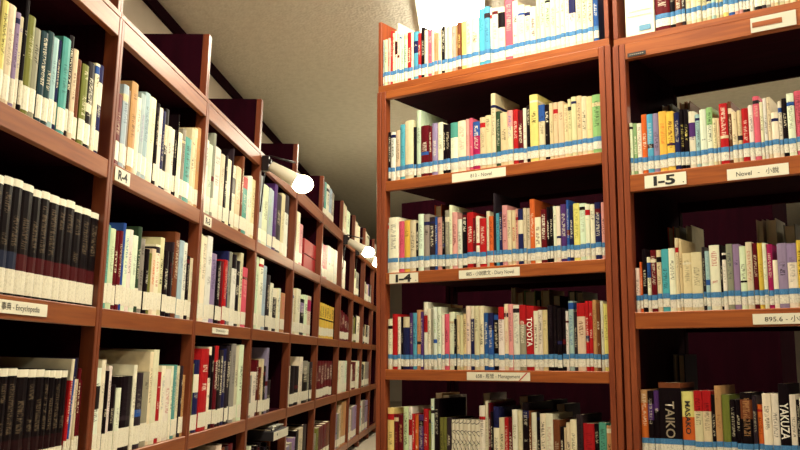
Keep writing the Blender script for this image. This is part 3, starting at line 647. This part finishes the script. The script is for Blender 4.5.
# red box on the upper shelf, fourth bay past the R-4 sign's
u0, zt = on_plane(ML, .03, 304.6, 240); u1, _ = on_plane(ML, .03, 316, 248)
u1 = min(u1, UB[5] - .036); hh = max(.12, on_plane(ML, .03, 310, 242)[1] - B_L[0])
e = MB().box(0, u1 - u0, 0, .19, 0, hh * .5, .002).build('storage_box', plain('red_card', lin('A01A1E'), .55)); e.matrix_basis = ML @ Matrix.Translation((u0, .03, B_L[0] + .0004))
tag(e, 'red card box on the upper shelf between pale books and an upright', 'box')
MB().box(-.001, u1 - u0 + .001, -.001, .191, hh * .5 + .004, hh, .002).build('lid', bpy.data.materials['red_card'], e)

# signs on the fascias
def sign(M, x0, x1, z0, z1, label, lines, name='shelf_sign', mat=M_CREAM, extra=None, group='shelf signs'):
    w, h = x1 - x0, z1 - z0
    o = MB().box(0, w, -.0012, -.0001, 0, h).build(name, mat); o.matrix_basis = M @ Matrix.Translation((x0, 0, z0))
    tag(o, label, 'sign', group)
    for body, cx, cz, size, width, bold, m in lines:
        me = text_mesh(body, size, bold, width); me.materials.append(m); link_mesh('lettering', me, o, Vector((cx * w, -.0016, cz * h)))
    return o
sign(MR, .013, .126, .240, .2715, 'white sign reading I-4 on the honey-brown shelf edge', [('I-4', .50, .5, .034, .062, .0012, M_INK), ('.', .93, .2, .02, None, .0005, M_INK)])
sign(MR, .881, .996, .4625, .4975, 'white sign reading I-5 on the honey-brown shelf edge', [('I-5', .48, .5, .036, .060, .0012, M_INK), ('.', .93, .2, .02, None, .0005, M_INK)])
sign(MR, .257, .449, .549, .577, 'white strip reading Novel under the uppermost enclosed I-4 shelf', [('813 - Novel', .55, .5, .016, None, 0, M_INK)])
sign(MR, .279, .490, .2425, .2685, 'white strip with Diary Novel lettering beside the I-4 sign', [('885 - 小說散文 - Diary Novel', .52, .5, .0155, .165, 0, M_INK)])
o = sign(MR, .304, .517, -.0665, -.0425, 'white strip reading Management with a red slash on a shelf edge', [('658 - 經營 - Management', .50, .5, .0155, .150, 0, M_INK)])
sl = MB(); sl.v += [(.176, -.0018, .0005), (.181, -.0018, .0005), (.206, -.0018, .0235), (.201, -.0018, .0235)]; sl.f.append((0, 1, 2, 3)); x = sl.build('red_slash', M_REDINK, o)
sign(MR, 1.103, 1.255, .4595, .489, 'white strip reading Novel beside the I-5 sign', [('Novel   -   小說', .50, .5, .017, .105, 0, M_INK)])
sign(MR, 1.147, 1.370, .0835, .110, 'white strip reading 895.6 Novel on the shelf below the I-5 sign', [('895.6 - 小說 - Novel', .50, .5, .0165, .165, 0, M_INK)])
sign(ML, 2.086, 2.182, .4285, .4625, 'white sign reading R-4 at the upright of the long row', [('R-4', .5, .5, .032, .060, .0012, M_INK)])
sign(ML, 2.828, 2.912, .4285, .4605, 'small white sign reading R-3 on the bay past the R-4 bay', [('R-3', .5, .5, .028, .050, .001, M_INK)])
sign(ML, 1.480, 1.796, .0830, .1080, 'long white strip reading Encyclopedia under the black volumes', [('03 - 事典 - Encyclopedia', .60, .5, .016, .185, 0, M_INK)])
sign(ML, 3.000, 3.205, .0825, .1020, 'small white strip reading Dictionary on the bay past the R-4 bay', [('Dictionary', .5, .5, .0135, .12, 0, M_INK)])
# dark maker's plate and the peeling clear label holder on the I-5 cornice
o = sign(MR, .846, .899, .846, .857, 'tiny dark plate at the corner of the I-5 bookcase cornice', [], name='name_plate', mat=M_INK, group=None)
m = MB()
for k in range(7): m.box(.006 + k * .006, .010 + k * .006, -.0017, -.0012, .004, .0065)
m.build('plate_marks', M_SILVER, o)
o = MB().box(0, .112, -.0022, -.0001, 0, .040).build('label_holder', M_ACRYL); o.matrix_basis = MR @ Matrix.Translation((1.184, 0, .8455))
tag(o, 'empty clear label holder with a brown window on the I-5 cornice', 'label holder')
MB().box(.004, .078, -.0030, -.0023, .013, .027).build('window_strip', W_H, o)

# clip lamps on the cornice of the long row
def clip_lamp(u0, label, power):
    e = empty('clip_lamp', ML, Vector((u0, 0, .79))); tag(e, label, 'lamp', 'clip lamps')
    m = MB().box(-.016, .012, -.030, -.0008, -.03, .034, .003); m.box(-.012, .008, -.040, -.026, .0, .02, .002); m.build('clamp', M_BLACKMETAL, e)
    MB().tube((-.003, -.026, .035), (.02, -.135, .012), .004, .004, 10).build('support_rod', M_BLACKMETAL, e, None, True)
    MB().tube((-.004, -.014, -.035), (-.004, -.004, -.20), .003, .003, 8).build('cable', M_BLACKMETAL, e, None, True)
    MB().tube((.004, -.034, -.006), (.02, -.140, -.062), .021, .030, 24, ((0, .6), (.02, 1), (.9, 1), (1, 1.04))).build('lamp_housing', M_LAMP, e, None, True)
    b = MB().ball((.024, -.168, -.077), .036, sq=(1, 1.25, 1.05)).build('bulb', M_BULB, e, None, True)
    l = bpy.data.lights.new('clip_lamp_light', 'POINT'); l.energy = power; l.color = (1, .86, .58); l.shadow_soft_size = .034
    lo = bpy.data.objects.new('clip_lamp_light', l); C.objects.link(lo); lo.parent = e; lo.location = (.030, -.235, -.10)
clip_lamp(3.575, 'cream clip lamp glowing on the cornice above the third full bay', 3.0)
clip_lamp(5.99, 'clip lamp on the cornice of the yellow volumes bay', 2.5)
clip_lamp(6.65, 'farthest glowing clip lamp on the cornice of the long row', 2.5)
